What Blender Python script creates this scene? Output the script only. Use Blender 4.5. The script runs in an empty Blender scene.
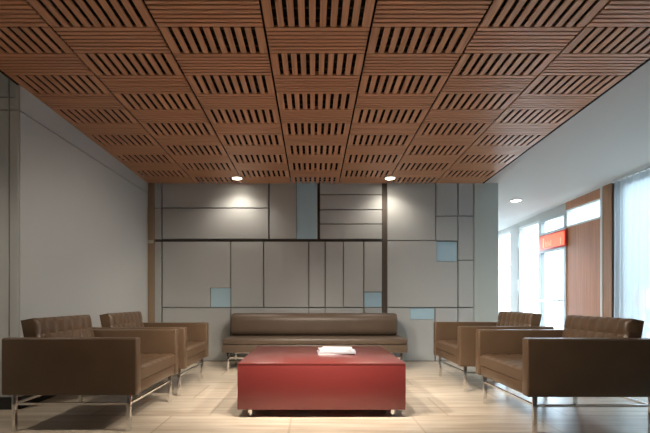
import bpy, bmesh, math, random
from mathutils import Vector, Matrix
random.seed(7)
S = bpy.context.scene
C = S.collection
PI = math.pi

# ------------------------------------------------------------------ camera
F = 438.0; CAM = 0.88; VX = 313.0; HY = 300.0
cd = bpy.data.cameras.new('camera'); cam = bpy.data.objects.new('camera', cd); C.objects.link(cam)
cam.location = (0, 0, CAM); cam.rotation_euler = (PI/2, 0, 0)
cd.sensor_width = 36; cd.lens = 36*F/650
cd.shift_x = (325-VX)/650; cd.shift_y = (HY-216.5)/650
cd.clip_start = 0.02
S.camera = cam
S.view_settings.view_transform = 'Standard'; S.view_settings.look = 'None'
S.view_settings.gamma = 1; S.view_settings.use_curve_mapping = False
S.view_settings.exposure = 1.82

# ------------------------------------------------------------------ materials
def mat(name, color, rough=0.6, metal=0.0, coat=0.0, spec=0.5, bump=None, vary=None, emit=None, sheen=0):
    m = bpy.data.materials.new(name); m.use_nodes = True
    nt = m.node_tree; b = nt.nodes['Principled BSDF']
    b.inputs['Base Color'].default_value = (*color, 1)
    b.inputs['Roughness'].default_value = rough
    b.inputs['Metallic'].default_value = metal
    b.inputs['Coat Weight'].default_value = coat
    b.inputs['Coat Roughness'].default_value = 0.22; b.inputs['Coat IOR'].default_value = 1.8
    b.inputs['Specular IOR Level'].default_value = spec
    tc = nt.nodes.new('ShaderNodeTexCoord')
    if vary:                                   # (scale vector, amount, detail)
        mp = nt.nodes.new('ShaderNodeMapping'); mp.inputs['Scale'].default_value = vary[0]
        nz = nt.nodes.new('ShaderNodeTexNoise'); nz.inputs['Scale'].default_value = 1.0
        nz.inputs['Detail'].default_value = vary[2] if len(vary) > 2 else 4
        nt.links.new(tc.outputs['Object'], mp.inputs['Vector']); nt.links.new(mp.outputs['Vector'], nz.inputs['Vector'])
        r = nt.nodes.new('ShaderNodeValToRGB'); a = vary[1]
        r.color_ramp.elements[0].position = 0.3; r.color_ramp.elements[1].position = 0.7
        r.color_ramp.elements[0].color = (*[c*(1-a) for c in color], 1)
        r.color_ramp.elements[1].color = (*[min(1, c*(1+a)) for c in color], 1)
        nt.links.new(nz.outputs['Fac'], r.inputs['Fac']); nt.links.new(r.outputs['Color'], b.inputs['Base Color'])
    if bump:                                   # (scale, strength)
        n2 = nt.nodes.new('ShaderNodeTexNoise'); n2.inputs['Scale'].default_value = bump[0]; n2.inputs['Detail'].default_value = 3
        bp = nt.nodes.new('ShaderNodeBump'); bp.inputs['Strength'].default_value = bump[1]; bp.inputs['Distance'].default_value = 0.003
        nt.links.new(tc.outputs['Object'], n2.inputs['Vector']); nt.links.new(n2.outputs['Fac'], bp.inputs['Height'])
        nt.links.new(bp.outputs['Normal'], b.inputs['Normal'])
    if emit:
        b.inputs['Emission Color'].default_value = (*emit[0], 1); b.inputs['Emission Strength'].default_value = emit[1]
    return m

M = {}
M['wood_x'] = mat('ceiling_wood_across', (0.56, 0.285, 0.155), 0.45, vary=((1.5, 60, 60), 0.13))
M['wood_y'] = mat('ceiling_wood_along', (0.56, 0.285, 0.155), 0.45, vary=((60, 1.5, 60), 0.22))
M['battenshade'] = mat('shaded_batten', (0.07, 0.035, 0.02), 0.7)
M['black'] = mat('black_backing', (0.012, 0.010, 0.009), 0.9)
M['blackframe'] = mat('black_frame', (0.02, 0.02, 0.022), 0.5)
M['plaster'] = mat('white_plaster', (0.48, 0.455, 0.43), 0.85, bump=(60, 0.1))
M['panel'] = mat('grey_lacquer_panel', (0.43, 0.447, 0.44), 0.42, vary=((1.2, 1.2, 1.2), 0.03))
M['groove'] = mat('groove_shadow_grey', (0.24, 0.235, 0.225), 0.8)
M['reveal'] = mat('reveal_shadow_brown', (0.075, 0.062, 0.05), 0.7)
M['darkwall'] = mat('greige_wall', (0.30, 0.29, 0.27), 0.7)
M['bluepanel'] = mat('pale_blue_panel', (0.42, 0.61, 0.71), 0.3)
M['leftwall'] = mat('left_wall_grey', (0.50, 0.525, 0.525), 0.4, vary=((0.8, 0.8, 0.8), 0.03))
M['pier'] = mat('pale_green_grey_plaster', (0.42, 0.46, 0.43), 0.6)
M['brownpost'] = mat('bronze_post', (0.30, 0.21, 0.13), 0.45)
M['cream'] = mat('cream_strip', (0.5, 0.47, 0.40), 0.5)
M['leather'] = mat('taupe_leather', (0.128, 0.081, 0.048), 0.33, bump=(220, 0.25), vary=((5, 5, 5), 0.10))
M['leather_sofa'] = mat('grey_brown_leather', (0.105, 0.075, 0.053), 0.42, bump=(220, 0.2), vary=((4, 4, 4), 0.08))
M['chrome'] = mat('polished_chrome', (0.82, 0.82, 0.82), 0.12, metal=1)
M['red'] = mat('red_lacquer', (0.160, 0.022, 0.020), 0.38, coat=0.3, vary=((1, 1, 1), 0.04))
M['redtop'] = mat('polished_red_lacquer', (0.160, 0.026, 0.022), 0.3, coat=1.0, vary=((1, 1, 1), 0.04))
M['doorwood'] = mat('door_wood', (0.44, 0.18, 0.085), 0.38, vary=((30, 30, 1.2), 0.16))
M['postwood'] = mat('post_wood', (0.34, 0.16, 0.07), 0.4, vary=((30, 30, 1.2), 0.15))
M['whiteframe'] = mat('white_painted_metal', (0.66, 0.66, 0.64), 0.45)
M['greyframe'] = mat('grey_aluminium', (0.42, 0.44, 0.44), 0.4, metal=0.3)
M['baseb'] = mat('black_rubber_base', (0.018, 0.017, 0.016), 0.6)
M['paper'] = mat('white_paper', (0.55, 0.54, 0.53), 0.6)
M['cover_a'] = mat('white_gloss_cover', (0.58, 0.59, 0.60), 0.3)
M['cover_b'] = mat('pale_blue_grey_cover', (0.30, 0.33, 0.42), 0.3)
M['cover_c'] = mat('soft_grey_cover', (0.42, 0.41, 0.45), 0.3)
M['shade'] = mat('white_linen_shade', (0.85, 0.83, 0.78), 0.8)
M['backdrop'] = mat('outside_backdrop_grey', (0.21, 0.23, 0.24), 0.9, vary=((0.5, 0.5, 0.5), 0.1))
M['whitelac'] = mat('white_lacquer', (0.8, 0.8, 0.8), 0.3)
M['terrace'] = mat('pale_terrace', (0.42, 0.42, 0.42), 0.8, vary=((2, 2, 2), 0.08))
M['lens'] = mat('lit_lens', (1, 0.95, 0.85), 0.5, emit=((1.0, 0.90, 0.74), 9.0))
M['trimring'] = mat('white_trim_ring', (0.75, 0.73, 0.7), 0.4)
M['signred'] = mat('red_sign_face', (0.75, 0.07, 0.03), 0.4, emit=((1.0, 0.10, 0.035), 0.55))
M['signdeep'] = mat('deep_red_sign_rim', (0.5, 0.06, 0.04), 0.4)
M['signlet'] = mat('pale_red_marks', (0.95, 0.30, 0.2), 0.4, emit=((1.0, 0.25, 0.14), 0.6))

def glass_mat():
    m = bpy.data.materials.new('clear_glass'); m.use_nodes = True; nt = m.node_tree
    nt.nodes.remove(nt.nodes['Principled BSDF']); out = nt.nodes['Material Output']
    t = nt.nodes.new('ShaderNodeBsdfTransparent'); t.inputs[0].default_value = (0.94, 0.97, 0.97, 1)
    g = nt.nodes.new('ShaderNodeBsdfGlossy'); g.inputs['Roughness'].default_value = 0.03
    lw = nt.nodes.new('ShaderNodeLayerWeight'); lw.inputs[0].default_value = 0.5
    f = nt.nodes.new('ShaderNodeMath'); f.operation = 'POWER'; f.inputs[1].default_value = 5.0
    f2 = nt.nodes.new('ShaderNodeMath'); f2.operation = 'MULTIPLY_ADD'; f2.inputs[1].default_value = 0.55; f2.inputs[2].default_value = 0.03
    nt.links.new(lw.outputs['Facing'], f.inputs[0]); nt.links.new(f.outputs[0], f2.inputs[0]); f = f2
    x = nt.nodes.new('ShaderNodeMixShader')
    nt.links.new(f.outputs[0], x.inputs[0]); nt.links.new(t.outputs[0], x.inputs[1]); nt.links.new(g.outputs[0], x.inputs[2])
    nt.links.new(x.outputs[0], out.inputs[0]); return m
M['glass'] = glass_mat()
def sheer_mat():
    m = bpy.data.materials.new('sheer_voile'); m.use_nodes = True; nt = m.node_tree
    nt.nodes.remove(nt.nodes['Principled BSDF']); out = nt.nodes['Material Output']
    t = nt.nodes.new('ShaderNodeBsdfTransparent'); t.inputs[0].default_value = (1, 1, 1, 1)
    l = nt.nodes.new('ShaderNodeBsdfTranslucent'); l.inputs[0].default_value = (0.47, 0.50, 0.52, 1)
    d = nt.nodes.new('ShaderNodeBsdfDiffuse'); d.inputs[0].default_value = (0.70, 0.73, 0.74, 1)
    a = nt.nodes.new('ShaderNodeMixShader'); a.inputs[0].default_value = 0.4
    b = nt.nodes.new('ShaderNodeMixShader'); b.inputs[0].default_value = 0.66
    nt.links.new(l.outputs[0], a.inputs[1]); nt.links.new(d.outputs[0], a.inputs[2])
    nt.links.new(t.outputs[0], b.inputs[1]); nt.links.new(a.outputs[0], b.inputs[2])
    nt.links.new(b.outputs[0], out.inputs[0]); return m
M['sheer'] = sheer_mat()

def floor_mat():
    m = bpy.data.materials.new('beige_stone_floor'); m.use_nodes = True; nt = m.node_tree
    b = nt.nodes['Principled BSDF']; b.inputs['Roughness'].default_value = 0.30
    N = nt.nodes.new; L = nt.links.new
    tc = N('ShaderNodeTexCoord')
    # slabs: 0.91 wide, 0.6 deep, running bond
    mp = N('ShaderNodeMapping'); mp.inputs['Location'].default_value = (0.79, -2.73, 0)
    br = N('ShaderNodeTexBrick'); br.inputs['Scale'].default_value = 1.0
    br.inputs['Brick Width'].default_value = 0.91; br.inputs['Row Height'].default_value = 0.6
    br.inputs['Mortar Size'].default_value = 0.009; br.offset = 0.31; br.inputs['Mortar Smooth'].default_value = 0.3
    br.inputs['Color1'].default_value = (0, 0, 0, 1); br.inputs['Color2'].default_value = (1, 1, 1, 1); br.inputs['Mortar'].default_value = (0.5, 0.5, 0.5, 1)
    L(tc.outputs['Object'], mp.inputs[0]); L(mp.outputs[0], br.inputs[0])
    # streaks along x
    mp2 = N('ShaderNodeMapping'); mp2.inputs['Scale'].default_value = (1.3, 16, 1)
    nz = N('ShaderNodeTexNoise'); nz.inputs['Scale'].default_value = 1.0; nz.inputs['Detail'].default_value = 6; nz.inputs['Roughness'].default_value = 0.6
    L(tc.outputs['Object'], mp2.inputs[0]); L(mp2.outputs[0], nz.inputs[0])
    r = N('ShaderNodeValToRGB')
    r.color_ramp.elements[0].position = 0.32; r.color_ramp.elements[0].color = (0.56, 0.45, 0.33, 1)
    r.color_ramp.elements[1].position = 0.66; r.color_ramp.elements[1].color = (0.86, 0.77, 0.63, 1)
    L(nz.outputs['Fac'], r.inputs[0])
    mx = N('ShaderNodeMix'); mx.data_type = 'RGBA'; mx.blend_type = 'MULTIPLY'; mx.inputs[0].default_value = 0.22
    L(r.outputs[0], mx.inputs[6]); L(br.outputs['Color'], mx.inputs[7])
    mo = N('ShaderNodeMix'); mo.data_type = 'RGBA'; mo.inputs[7].default_value = (0.36, 0.27, 0.19, 1)
    mm = N('ShaderNodeMath'); mm.operation = 'MULTIPLY'; mm.inputs[1].default_value = 0.6
    L(br.outputs['Fac'], mm.inputs[0]); L(mm.outputs[0], mo.inputs[0]); L(mx.outputs[2], mo.inputs[6])
    L(mo.outputs[2], b.inputs['Base Color'])
    return m
M['floor'] = floor_mat()

# ------------------------------------------------------------------ helpers
def box(bm, x0, x1, y0, y1, z0, z1, bev=0.0, seg=2):
    t = bmesh.new()
    bmesh.ops.create_cube(t, size=1)
    sx, sy, sz = abs(x1-x0), abs(y1-y0), abs(z1-z0)
    bmesh.ops.transform(t, matrix=Matrix.Translation(((x0+x1)/2, (y0+y1)/2, (z0+z1)/2)) @ Matrix.Diagonal((sx, sy, sz, 1)), verts=t.verts)
    if bev > 0:
        bmesh.ops.bevel(t, geom=t.edges[:], offset=min(bev, 0.49*min(sx, sy, sz)), segments=seg, profile=0.5, affect='EDGES')
    tmp = bpy.data.meshes.new('tmp'); t.to_mesh(tmp); bm.from_mesh(tmp); bpy.data.meshes.remove(tmp); t.free()

def cyl(bm, x, y, z0, z1, r0, r1=None, n=32):
    r1 = r0 if r1 is None else r1
    res = bmesh.ops.create_cone(bm, cap_ends=True, segments=n, radius1=r0, radius2=r1, depth=z1-z0)
    bmesh.ops.translate(bm, verts=res['verts'], vec=(x, y, (z0+z1)/2))

def lathe(bm, prof, n=40):
    rings = []
    for r, z in prof:
        rings.append([bm.verts.new((r*math.cos(2*PI*k/n), r*math.sin(2*PI*k/n), z)) for k in range(n)])
    for a, b in zip(rings, rings[1:]):
        for k in range(n):
            bm.faces.new((a[k], a[(k+1) % n], b[(k+1) % n], b[k]))

def obj(name, bm, m, parent=None, smooth=True, loc=None):
    me = bpy.data.meshes.new(name)
    bmesh.ops.recalc_face_normals(bm, faces=bm.faces[:])
    bm.to_mesh(me); bm.free()
    if smooth:
        me.shade_smooth(); me.set_sharp_from_angle(angle=math.radians(40))
    me.materials.append(m if not isinstance(m, str) else M[m])
    o = bpy.data.objects.new(name, me); C.objects.link(o)
    if parent: o.parent = parent
    if loc: o.location = loc
    return o

def boxobj(name, dims, m, parent=None, bev=0.0):
    bm = bmesh.new(); box(bm, *dims, bev=bev); return obj(name, bm, m, parent)

def struct(o): o['kind'] = 'structure'; return o
def tag(o, label, cat, group=None):
    o['label'] = label; o['category'] = cat
    if group: o['group'] = group
    return o
def thing(name, label, cat, loc=(0, 0, 0), rz=0, group=None):
    o = bpy.data.objects.new(name, None); C.objects.link(o)
    o.empty_display_size = 0.1; o.location = loc; o.rotation_euler = (0, 0, rz)
    return tag(o, label, cat, group)
def dup(root, loc, rz, label):
    def cp(o, parent):
        c = o.copy(); C.objects.link(c); c.parent = parent
        for ch in list(o.children): cp(ch, c)
        return c
    r = cp(root, None); r.location = loc; r.rotation_euler = (0, 0, rz); r['label'] = label
    return r

# ------------------------------------------------------------------ room shell
K = (300-310)/F                       # the ceiling falls very slightly towards the far end
def zc(y): return CAM + (794.0 + (-10.0)*y)/F
YB = 6.277; PXM = F/YB
XL, XR = -2.38, 2.44
XW = 4.28
Y0, YE = -1.6, 10.3

struct(boxobj('floor', (-4.2, XW+0.12, Y0, YE+0.1, -0.12, 0), 'floor'))
struct(boxobj('floor', (XW+0.12, 9.5, Y0-5, YE+6, -0.14, -0.02), 'terrace')).name = 'floor_terrace'

# wood slat ceiling ---------------------------------------------------------
TW, TD = 0.692, 0.289
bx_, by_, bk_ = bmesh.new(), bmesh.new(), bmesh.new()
rows = range(-11, 12)
yrow0 = 2.808
def tilt(bm):                          # lay slats built at z=0 onto the sloped ceiling plane
    for v in bm.verts: v.co.z += zc(v.co.y)
for k in range(7):
    x0 = XL+0.012+ k*(XR-XL-0.024)/7; x1 = x0+(XR-XL-0.024)/7
    for j in rows:
        ya = yrow0+j*TD; yb = ya+TD
        if yb < Y0+0.1: continue
        slotted = (k+j) % 2 == 0
        g = 0.004; gx = 0.008
        if slotted:
            n = 10; p = (x1-x0-2*gx)/n
            for i in range(n):
                box(by_, x0+gx+i*p+0.0135*(i > 0), x0+gx+(i+1)*p-0.0135*(i < n-1), ya+g, yb-g, 0, 0.009)
            # cross battens up inside the slots, coloured near-black for the shade there
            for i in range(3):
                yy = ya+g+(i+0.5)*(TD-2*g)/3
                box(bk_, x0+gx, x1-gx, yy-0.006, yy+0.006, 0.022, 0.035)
        else:
            n = 7; p = (TD-2*g)/n
            for i in range(n):
                box(bx_, x0+gx, x1-gx, ya+g+i*p+0.006*(i > 0), ya+g+(i+1)*p-0.006*(i < n-1), 0, 0.016)
            for i in range(3):
                xx = x0+(i+0.5)*(x1-x0)/3
                box(by_, xx-0.02, xx+0.02, ya+g, yb-g, 0.017, 0.035)
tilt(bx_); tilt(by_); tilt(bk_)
cw = obj('ceiling', bx_, 'wood_x', smooth=False); struct(cw)
obj('slats', by_, 'wood_y', cw, smooth=False); obj('battens', bk_, 'battenshade', cw, smooth=False)
bm = bmesh.new(); box(bm, XL, XR, Y0, YB+0.02, 0.09, 0.12)
box(bm, XL, XL+0.012, Y0, YB+0.02, -0.004, 0.1); box(bm, XR-0.012, XR, Y0, YB+0.02, -0.004, 0.1)
tilt(bm); obj('black_edge', bm, 'black', cw, smooth=False)
# plaster ceilings left and right
bm = bmesh.new(); box(bm, XR+0.001, XW+0.12, Y0, YE+0.1, 0.0, 0.14); tilt(bm)
struct(obj('ceiling_right', bm, 'plaster', smooth=False))
bm = bmesh.new(); box(bm, -4.2, XL-0.001, Y0, 3.7, 2.95, 3.05); box(bm, XL-0.06, XL-0.001, Y0, 3.56, 2.66, 2.95)
struct(obj('ceiling_left', bm, 'plaster', smooth=False))

# back wall with panels -------------------------------------------------------
def wx(px): return (px-VX)/PXM
def wz(py): return CAM+(HY-py)/PXM
WB = boxobj('wall_back', (XL-0.05, 2.307, YB+0.035, YB+0.16, 0, 2.75), 'groove'); struct(WB)
def panel(rects, m='panel', depth=0.0, name='panel'):
    bm = bmesh.new()
    for (a, b, c, d) in rects:
        z1 = wz(c)+ (0.03 if c < 184 else 0)
        z1 = min(z1, zc(YB)-0.002+0.03)
        box(bm, wx(a), wx(b), YB+depth, YB+0.036, max(0.012, wz(d)), z1)
    return obj(name, bm, m, WB, smooth=False)
g = 0.5
P = [
 [(154.6,161.2,183,207.5)], [(154.6,161.2,208.5,239)], [(154.6,161.2,242,361)],
 [(162.6,268,183,207.4)], [(162.6,268,208.6,238.6)], [(269.8,296,183,238.6)],
 [(320.2,381.8,183,194.1)], [(320.2,381.8,195.1,209.1)], [(320.2,381.8,210.1,223.5)], [(320.2,381.8,224.5,238.6)],
 [(162.6,210,241.8,307),(210,230,241.8,287.6)], [(162.6,230,308,361)],
 [(231.4,263,241.8,307)], [(264.2,308.1,241.8,307)], [(309.3,324.6,241.8,307)], [(325.8,343,241.8,307)], [(344,363.2,241.8,307)], [(364.4,381.8,241.8,291.6)],
 [(231.4,308.1,308,361)], [(309.3,324.6,308,361)], [(325.8,363.2,308,361)], [(364.4,381.8,308,361)],
 [(387.6,435.2,183,240.1)], [(387.6,436.4,241,307),(436.4,457.4,261.6,307)],
 [(436.3,457.4,183,215.6)], [(436.3,457.4,216.6,240.2)],
 [(458.6,473.6,183,215.6)], [(458.6,473.6,216.6,259.8)], [(458.6,473.6,260.8,306.8)], [(458.6,473.6,308,361)],
 [(387.6,410,308,361),(410,434.6,319.5,361)], [(436,457.4,308,361)],
]
for r in P: panel(r)
panel([(296.6,317.4,183,238.6)], 'bluepanel', 0.012, 'blue_panel')
for r in [(210.6,230.2,288,307), (364.6,381.8,292.4,307), (436.8,457.4,241.6,261.2), (410.4,434.6,308.4,319.2)]:
    panel([r], 'bluepanel', 0.022, 'blue_niche')
for r in [(317.5,319.9,183,239), (382,387.2,183,361)]:
    panel([r], 'reveal', 0.03, 'dark_reveal')
panel([(154.6,382,239,241.5)], 'reveal', 0.028, 'dark_reveal')  # dark strip paints in the shadow under the upper panels
panel([(154.6,473.6,361,361.6)], 'groove', 0.01, 'dark_reveal')
# bronze corner post and its cream strip
t = boxobj('trim_1', (wx(148.8), wx(154.3), YB-0.03, YB+0.03, 0, 2.56), 'brownpost'); struct(t)
boxobj('connector', (wx(148.9), wx(154.2), YB-0.036, YB-0.028, wz(243.5), wz(240.5)), 'cream', t)
# right pier
struct(boxobj('wall_pier', (2.309, 2.651, YB-0.01, YB+0.5, 0, 2.62), 'pier'))

# left wall ------------------------------------------------------------------
WL = boxobj('wall_left', (XL-0.14, XL-0.025, 3.56, YB+0.05, 0, 2.66), 'groove'); struct(WL)
def lp(y0, y1, z0, z1, nm='panel'):
    return boxobj(nm, (XL-0.026, XL+0.02, y0, y1, z0, z1), 'leftwall', WL)
lp(3.53, YB-0.005, 0.1, 2.400); lp(3.53, YB-0.005, 2.410, 2.64)
WF = boxobj('wall_left_return', (-4.2, XL-0.022, 3.555, 3.66, 0, 2.95), 'groove'); struct(WF)
def fp(x0, x1, z0, z1):
    return boxobj('panel', (x0, x1, 3.52, 3.556, z0, z1), 'leftwall', WF)
for (a, b) in ((-4.2, -2.447), (-2.437, XL+0.008)):
    fp(a, b, 0.1, 2.402); fp(a, b, 2.412, 2.505); fp(a, b, 2.515, 2.95)
struct(boxobj('baseboard_left', (XL-0.02, XL+0.024, 3.53, YB-0.04, 0, 0.1), 'baseb'))
struct(boxobj('baseboard_left_return', (-4.2, XL+0.012, 3.512, 3.55, 0, 0.1), 'baseb'))
# far left and behind the camera
struct(boxobj('wall_far_left', (-4.3, -4.2, Y0, 3.66, 0, 2.95), 'leftwall'))
struct(boxobj('wall_front', (-4.3, XW+0.2, Y0-0.12, Y0, 0, 2.97), 'darkwall'))
# room beyond the pier: far side
struct(boxobj('wall_inner', (2.309, 2.42, YB+0.49, YE, 0, 2.62), 'pier'))

# right window wall ----------------------------------------------------------
struct(boxobj('wall_right', (XW, XW+0.12, Y0, 2.5, 0, 2.75), 'plaster'))
bm = bmesh.new()
box(bm, XW, XW+0.12, 7.42, YE, 2.385, 2.60)
struct(obj('wall_right_header', bm, 'plaster'))
struct(boxobj('wall_added_backdrop', (9.5, 9.8, -6, 17, -0.1, 5.0), 'backdrop'))  # added wall that dims the view and daylight through the glazing
bm = bmesh.new(); box(bm, XW, XW+0.12, 2.5, 6.17, 2.52, 2.75)
struct(obj('trim_2', bm, 'plaster'))

def rect_frame(bm, x0, x1, y0, y1, z0, z1, t):
    box(bm, x0, x1, y0, y0+t, z0, z1); box(bm, x0, x1, y1-t, y1, z0, z1)
    box(bm, x0, x1, y0+t, y1-t, z0, z0+t); box(bm, x0, x1, y0+t, y1-t, z1-t, z1)
# big window behind the sheer curtain
bm = bmesh.new(); rect_frame(bm, XW+0.03, XW+0.09, 2.5, 6.14, 0, 2.52, 0.05)
for y in (3.7, 4.9): box(bm, XW+0.03, XW+0.09, y-0.025, y+0.025, 0.05, 2.47)
w = obj('window_1', bm, 'greyframe'); struct(w)
boxobj('pane', (XW+0.055, XW+0.063, 2.55, 6.09, 0.05, 2.47), 'glass', w)
# black jamb and timber post
struct(boxobj('trim_3', (XW-0.02, XW+0.12, 6.14, 6.235, 0, 2.62), 'blackframe'))
t4 = struct(boxobj('trim_4', (XW-0.03, XW+0.12, 6.235, 6.43, 0, 2.62), 'postwood'))
boxobj('metal_strip', (XW-0.036, XW+0.0, 6.43, 6.475, 0, 2.58), 'whiteframe', t4)
# timber panel door with transom light
d1 = boxobj('door_1', (XW+0.01, XW+0.07, 6.47, 7.41, 0.01, 2.10), 'doorwood'); struct(d1)
bm = bmesh.new(); box(bm, XW-0.005, XW+0.08, 6.47, 7.41, 2.40, 2.62); obj('header', bm, 'doorwood', d1)
bm = bmesh.new(); rect_frame(bm, XW, XW+0.07, 6.47, 7.41, 2.10, 2.40, 0.025); tf = obj('transom_frame', bm, 'whiteframe', d1)
boxobj('pane', (XW+0.03, XW+0.036, 6.49, 7.39, 2.12, 2.38), 'glass', tf)
# glazed door below the red sign
bm = bmesh.new()
rect_frame(bm, XW-0.005, XW+0.08, 7.41, 8.28, 0, 2.385, 0.06)
box(bm, XW-0.003, XW+0.078, 7.47, 8.22, 2.09, 2.125); box(bm, XW-0.003, XW+0.078, 7.47, 8.22, 1.75, 1.79)
d2 = obj('door_2', bm, 'greyframe'); struct(d2)
boxobj('pane', (XW+0.03, XW+0.036, 7.47, 8.22, 0.06, 2.33), 'glass', d2)
boxobj('push_bar', (XW-0.03, XW-0.01, 7.47, 8.22, 0.86, 0.89), 'chrome', d2, 0.004)
# red lit sign
sg = thing('door_sign', 'bright red rectangular sign above the glazed door at right', 'sign', (XW-0.012, 7.80, 1.79))
boxobj('sign_body', (-0.012, 0.012, -0.425, 0.425, 0, 0.29), 'signdeep', sg, 0.003)
boxobj('sign_face', (-0.018, -0.011, -0.385, 0.385, 0.03, 0.26), 'signred', sg)
for (a, b, c, d) in [(-0.29, -0.272, 0.05, 0.16), (0.26, 0.29, 0.05, 0.22)]+[(0.02+i*0.045, 0.032+i*0.045, 0.06, 0.06+h) for i, h in enumerate((0.1, 0.07, 0.1, 0.08, 0.1))]:
    boxobj('sign_mark', (-0.021, -0.017, a, b, c, d), 'signlet', sg)
# white framed full-height glazed leaf with hinges
bm = bmesh.new(); rect_frame(bm, XW, XW+0.08, 8.28, 9.12, 0, 2.385, 0.045)
d3 = obj('door_3', bm, 'whiteframe'); struct(d3)
boxobj('pane', (XW+0.03, XW+0.036, 8.325, 9.075, 0.045, 2.34), 'glass', d3)
bm = bmesh.new(); box(bm, XW-0.022, XW+0.0, 9.07, 9.11, 1.98, 2.22); hg = obj('hinge', bm, 'greyframe', d3)
bm = bmesh.new(); box(bm, XW-0.022, XW+0.0, 9.07, 9.11, 1.06, 1.30); hg = obj('hinge', bm, 'greyframe', d3)
struct(boxobj('trim_5', (XW-0.01, XW+0.1, 9.12, 9.50, 0, 2.42), 'plaster'))
bm = bmesh.new(); rect_frame(bm, XW+0.02, XW+0.08, 9.50, YE, 0, 2.385, 0.04)
box(bm, XW+0.02, XW+0.08, 9.54, YE-0.04, 0.95, 0.98); box(bm, XW+0.02, XW+0.08, 9.54, YE-0.04, 1.60, 1.63)
w2 = obj('window_2', bm, 'whiteframe'); struct(w2)
boxobj('pane', (XW+0.045, XW+0.051, 9.54, YE-0.04, 0.04, 2.345), 'glass', w2)
# end wall with a muntined window
bm = bmesh.new(); box(bm, 2.309, 2.9, YE, YE+0.12, 0, 2.62); box(bm, 2.9, XW+0.12, YE, YE+0.12, 2.33, 2.62)
struct(obj('wall_end', bm, 'plaster'))
bm = bmesh.new()
for x in (2.9, 3.55, 4.2): box(bm, x, x+0.05, YE+0.02, YE+0.08, 0, 2.33)
for z in (0, 0.95, 1.6, 2.28): box(bm, 2.9, 4.38, YE+0.025, YE+0.075, z, z+0.04)
w3 = obj('window_3', bm, 'whiteframe'); struct(w3)
boxobj('pane', (2.93, 4.36, YE+0.045, YE+0.05, 0.04, 2.3), 'glass', w3)

# sheer curtain --------------------------------------------------------------
bm = bmesh.new(); prev = None; n = 520; ya, yb = 2.45, 6.13
for i in range(n+1):
    y = ya+(yb-ya)*i/n
    ph = 2*PI*y/0.115
    col = []
    for j, z in enumerate([0.02, 0.6, 1.2, 1.8, 2.3, 2.5]):
        a = 0.022*(1.15-0.1*j)
        x = XW-0.085+a*math.sin(ph+0.5*math.sin(y*3.1+z*0.4))+0.006*math.sin(y*5+z)
        col.append(bm.verts.new((x, y, z+ (0.02 if j == 5 else 0))))
    if prev:
        for j in range(5): bm.faces.new((prev[j], col[j], col[j+1], prev[j+1]))
    prev = col
cu = obj('sheer_curtain', bm, 'sheer')
tag(cu, 'white sheer pleated curtain hanging over the large window at right', 'curtain')
bm = bmesh.new(); box(bm, XW-0.1, XW-0.07, 2.45, 6.13, 2.515, 2.54)
obj('curtain_track', bm, 'whiteframe', cu)

# lamp and little table seen through the sheer ---------------------------------
st = thing('side_table', 'round white side table seen faintly through the sheer curtain', 'side table', (4.98, 6.62, -0.02))
bm = bmesh.new(); cyl(bm, 0, 0, 0.50, 0.53, 0.30, n=48); obj('table_top', bm, 'whitelac', st)
bm = bmesh.new(); cyl(bm, 0, 0, 0.02, 0.50, 0.03); obj('stem', bm, 'chrome', st)
bm = bmesh.new(); cyl(bm, 0, 0, 0.0, 0.02, 0.2, n=48); obj('base', bm, 'chrome', st)
lm = thing('table_lamp', 'table lamp with white drum shade behind the sheer curtain', 'lamp', (4.98, 6.62, 0.512))
bm = bmesh.new(); lathe(bm, [(0.0, 0.0), (0.07, 0.0), (0.07, 0.015), (0.03, 0.05), (0.05, 0.12), (0.03, 0.2), (0.008, 0.23), (0.008, 0.30)]); obj('lamp_base', bm, 'whitelac', lm)
bm = bmesh.new(); lathe(bm, [(0.105, 0.24), (0.095, 0.53), (0.091, 0.53), (0.101, 0.24), (0.105, 0.24)]); 
for a in (0, 1): box(bm, -0.1 if a else -0.003, 0.1 if a else 0.003, -0.003 if a else -0.1, 0.003 if a else 0.1, 0.297, 0.301)
obj('lamp_shade', bm, 'shade', lm)

# ------------------------------------------------------------------ furniture
def quilt(w, h, t, nu, nv, depth, rim=0.02, per=7):
    """padded panel: spans u in [0,w], v in [-h/2,h/2]; front at n=0 bulging, back at n=-t."""
    bm = bmesh.new(); U, V = nu*per, nv*per
    def hgt(u, v):
        fu = abs(math.sin(PI*u*nu/w)); fv = abs(math.sin(PI*(v+h/2)*nv/h))
        q = (fu**0.45)*(fv**0.45)
        return depth*(q-1)
    grid = [[None]*(V+1) for _ in range(U+1)]
    for i in range(U+1):
        for j in range(V+1):
            u = w*i/U; v = -h/2+h*j/V
            e = min(u, w-u, v+h/2, h/2-v)
            k = rim*(1-math.sqrt(max(0, 1-(1-min(e, rim)/rim)**2)))
            grid[i][j] = bm.verts.new((u, v, hgt(u, v)*(1 if e > 1e-6 else 0.5)-k*0.6))
    for i in range(U):
        for j in range(V): bm.faces.new((grid[i][j], grid[i+1][j], grid[i+1][j+1], grid[i][j+1]))
    loop = [grid[i][0] for i in range(U+1)]+[grid[U][j] for j in range(1, V+1)]+[grid[i][V] for i in range(U-1, -1, -1)]+[grid[0][j] for j in range(V-1, 0, -1)]
    low = [bm.verts.new((v.co.x, v.co.y, -t)) for v in loop]
    for a in range(len(loop)):
        b = (a+1) % len(loop); bm.faces.new((loop[a], loop[b], low[b], low[a]))
    bm.faces.new(low)
    return bm

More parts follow.
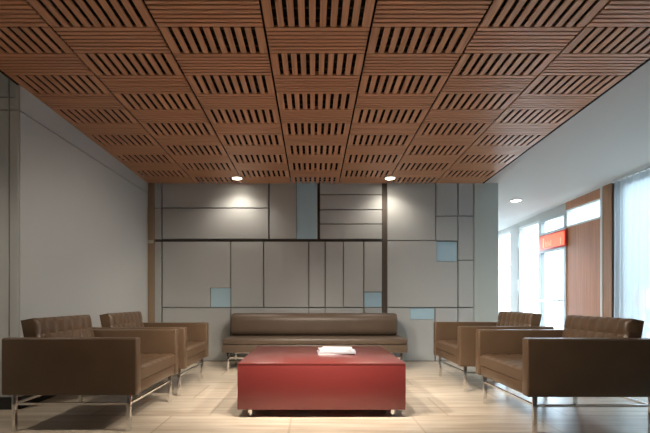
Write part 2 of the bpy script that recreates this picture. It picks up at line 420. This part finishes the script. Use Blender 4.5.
HW = 0.46; DP = 0.900; AT = 0.082
def make_armchair(label):
    t = thing('armchair', label, 'armchair', group='tufted leather armchairs around the coffee table')
    for s in (-1, 1):
        bm = bmesh.new(); y0, y1 = sorted((s*HW, s*(HW-AT)))
        box(bm, -DP, 0, y0, y1, 0.246, 0.628, 0.014, 3)
        for v in bm.verts:            # the top rises a touch in the middle
            if v.co.z > 0.5: v.co.z += 0.006*math.sin(PI*min(1, max(0, -v.co.x/DP)))
        obj('armrest', bm, 'leather', t)
    yi = HW-AT-0.002
    boxobj('seat_base', (-0.80, -0.012, -yi, yi, 0.248, 0.330), 'leather', t, 0.01)
    bm = quilt(0.70, 2*yi-0.004, 0.093, 6, 7, 0.007, 0.03)
    bmesh.ops.transform(bm, matrix=Matrix.Translation((-0.706, 0, 0.428)), verts=bm.verts)
    obj('seat_cushion', bm, 'leather', t)
    boxobj('back_panel', (-DP, -DP+0.085, -yi, yi, 0.248, 0.60), 'leather', t, 0.012)
    bm = quilt(0.345, 2*yi-0.004, 0.112, 3, 7, 0.012, 0.035)
    # local u -> up along the lean, n -> forward
    a = math.atan(0.19)
    R = Matrix(((-math.sin(a), 0, math.cos(a), -0.650), (0, 1, 0, 0), (math.cos(a), 0, math.sin(a), 0.422), (0, 0, 0, 1)))
    bmesh.ops.transform(bm, matrix=R, verts=bm.verts)
    obj('backrest', bm, 'leather', t)
    # chrome under-frame
    lx = (-0.067, -0.835); ly = 0.418
    bm = bmesh.new()
    for s in (-1, 1): box(bm, lx[1], lx[0], s*ly-0.009, s*ly+0.009, 0.176, 0.190)
    for x in lx: box(bm, x-0.009, x+0.009, -ly, ly, 0.176, 0.190)
    obj('under_frame', bm, 'chrome', t)
    for x in lx:
        for s in (-1, 1):
            boxobj('leg', (x-0.013, x+0.013, s*ly-0.013, s*ly+0.013, 0, 0.247), 'chrome', t, 0.003)
    return t
a0 = make_armchair('taupe tufted leather armchair nearest the camera on the left side')
a0.location = (-1.169, 3.36, 0)
dup(a0, (-1.169, 4.46, 0), 0, 'taupe tufted leather armchair behind the near left one, beside the sofa')
dup(a0, (1.394, 3.305, 0), PI, 'brown tufted leather armchair nearest the camera on the right side')
dup(a0, (1.394, 4.62, 0), PI, 'brown tufted leather armchair at right, farther back by the panelled wall')

# sofa
SX0, SX1 = -1.125, 1.17
so = thing('sofa', 'long armless brown leather sofa with bolster back against panelled wall', 'sofa', ((SX0+SX1)/2, 5.4, 0))
hw = (SX1-SX0)/2
boxobj('seat_cushion', (-hw, hw, 0, 0.66, 0.330, 0.405), 'leather_sofa', so, 0.024)
boxobj('seat_base', (-hw, hw, 0.006, 0.66, 0.228, 0.328), 'leather_sofa', so, 0.014)
bm = bmesh.new()
prof = []
def arc(cy, cz, r, a0_, a1_, n=8):
    for i in range(n+1):
        a = a0_+(a1_-a0_)*i/n; prof.append((cy+r*math.cos(a), cz+r*math.sin(a)))
arc(0.68, 0.655, 0.045, 0, PI/2); arc(0.50, 0.60, 0.10, PI/2, PI); arc(0.50, 0.50, 0.10, PI, 1.5*PI); arc(0.70, 0.425, 0.02, 1.5*PI, 2*PI)
h2 = 1.105; rings = []
for x, sc in ((-h2, 0.93), (-h2+0.012, 0.985), (-h2+0.03, 1.0), (h2-0.03, 1.0), (h2-0.012, 0.985), (h2, 0.93)):
    rings.append([bm.verts.new((x-0.005, 0.56+(y-0.56)*sc, 0.552+(z-0.552)*sc)) for y, z in prof])
for a, b in zip(rings, rings[1:]):
    for i in range(len(prof)): bm.faces.new((a[i], a[(i+1) % len(prof)], b[(i+1) % len(prof)], b[i]))
bm.faces.new(rings[0]); bm.faces.new(rings[-1][::-1])
obj('backrest', bm, 'leather_sofa', so)
bm = bmesh.new()
for y in (0.05, 0.60): box(bm, -hw+0.07, hw-0.07, y-0.01, y+0.01, 0.150, 0.166)
for x in (-hw+0.07, 0, hw-0.07): box(bm, x-0.01, x+0.01, 0.05, 0.60, 0.150, 0.166)
obj('under_frame', bm, 'chrome', so)
for x in (-hw+0.07, 0, hw-0.07):
    for y in (0.05, 0.60): boxobj('leg', (x-0.014, x+0.014, y-0.014, y+0.014, 0, 0.229), 'chrome', so, 0.003)
boxobj('back_support', (-hw+0.1, hw-0.1, 0.66, 0.68, 0.24, 0.50), 'chrome', so, 0.003)

# coffee table
ct = thing('coffee_table', 'low square red lacquer coffee table in the middle of the seating', 'coffee table', (0.064, 3.873, 0))
q = 0.628
boxobj('table_body', (-q, q, -0.605, 0.605, 0.060, 0.394), 'red', ct, 0.003)
boxobj('table_top', (-q, q, -0.607, 0.607, 0.395, 0.408), 'redtop', ct, 0.0025)
for x in (-q+0.085, q-0.085):
    for y in (-0.52, 0.52):
        bm = bmesh.new(); cyl(bm, x, y, 0, 0.061, 0.022, n=24); obj('foot', bm, 'chrome', ct)

# magazines on the table
z = 0.4082
specs = [('cover_c', 0.33, 0.25, 0.013, 0.03, (0.205, 3.90), 'white magazine at the bottom of the stack on the red table'),
         ('cover_b', 0.32, 0.24, 0.011, -0.05, (0.215, 3.89), 'pale blue-grey magazine second from the bottom of the stack'),
         ('cover_a', 0.30, 0.23, 0.011, 0.06, (0.205, 3.90), 'white magazine just under the topmost one of the stack'),
         ('cover_a', 0.27, 0.22, 0.009, -0.12, (0.212, 3.91), 'white magazine lying topmost on the stack on the red table')]
for m_, w_, d_, h_, rz, (x, y), lb in specs:
    o = thing('magazine', lb, 'magazine', (x, y, z), rz, 'magazines stacked on the coffee table')
    bm = bmesh.new(); box(bm, -w_/2, w_/2, -d_/2, d_/2, 0, 0.0012); box(bm, -w_/2, w_/2, -d_/2, d_/2, h_-0.0012, h_); box(bm, -w_/2, -w_/2+0.001, -d_/2, d_/2, 0.001, h_-0.001)
    obj('cover', bm, m_, o)
    boxobj('pages', (-w_/2+0.001, w_/2-0.003, -d_/2+0.003, d_/2-0.003, 0.0013, h_-0.0013), 'paper', o)
    z += h_+0.0004

# ------------------------------------------------------------------ downlights
def downlight(x, y, label, power, r=0.062, spot=1.9, color=(1, 0.88, 0.75), aim=None, z=None):
    zt = z or zc(y)
    t = thing('downlight', label, 'ceiling light', (x, y, zt), 0, 'recessed ceiling downlights')
    bm = bmesh.new(); lathe(bm, [(r, 0.02), (r, -0.006), (r+0.004, -0.010), (r+0.016, -0.008), (r+0.018, 0.0), (r+0.018, 0.02)]); obj('trim_ring', bm, 'trimring', t)
    bm = bmesh.new(); cyl(bm, 0, 0, -0.004, 0.0, r, n=32); obj('lens', bm, 'lens', t)
    ld = bpy.data.lights.new('downlight_beam', 'SPOT'); ld.energy = power; ld.color = color
    ld.spot_size = spot; ld.spot_blend = 0.8; ld.shadow_soft_size = 0.05
    lo = bpy.data.objects.new('downlight_beam', ld); C.objects.link(lo); lo.parent = t; lo.location = (0, 0, -0.03)
    if aim: lo.rotation_euler = (Vector(aim)-Vector((x, y, zt))).to_track_quat('-Z', 'Y').to_euler()
    return t
downlight(-1.044, 6.015, 'recessed downlight in the wood ceiling, left one of the pair by the wall', 8, spot=2.4)
downlight(1.057, 6.015, 'recessed downlight in the wood ceiling, right one of the pair by the wall', 8, spot=2.4)
downlight(3.36, 7.25, 'recessed downlight in the plain white ceiling at right', 18, r=0.075)
NE = 'added fill downlight, out of view over the near end of the room'
for x, y, e, sp, aim in ((-0.66, 2.36, 85, 1.25, (0.7, 4.6, 0)), (0.04, 2.36, 75, 1.15, (0.04, 4.2, 0)), (0.72, 2.36, 85, 1.25, (-0.6, 4.6, 0)),
                         (-1.6, 2.36, 150, 1.0, (1.9, 4.4, 0.5)), (1.6, 2.36, 85, 1.0, (-1.7, 4.4, 0.5))):
    downlight(x, y, NE, e, spot=sp, aim=aim)  # unseen fixtures added to brighten the seating and floor

downlight(-3.2, 2.3, NE, 24, spot=2.0, z=2.95)  # unseen fixture added to light the left return wall
# ------------------------------------------------------------------ daylight
w = bpy.data.worlds.new('sky'); S.world = w; w.use_nodes = True
bg = w.node_tree.nodes['Background']; bg.inputs[0].default_value = (0.70, 0.85, 1.0, 1); bg.inputs[1].default_value = 3.2
for (y0, y1, z0, z1) in ((2.55, 6.09, 0.05, 2.47), (7.41, 9.1, 0.05, 2.38)):
    ld = bpy.data.lights.new('window_portal', 'AREA'); ld.shape = 'RECTANGLE'; ld.size = z1-z0; ld.size_y = y1-y0
    ld.cycles.is_portal = True
    lo = bpy.data.objects.new('window_portal', ld); C.objects.link(lo)
    lo.location = (XW+0.15, (y0+y1)/2, (z0+z1)/2); lo.rotation_euler = (0, PI/2, 0)
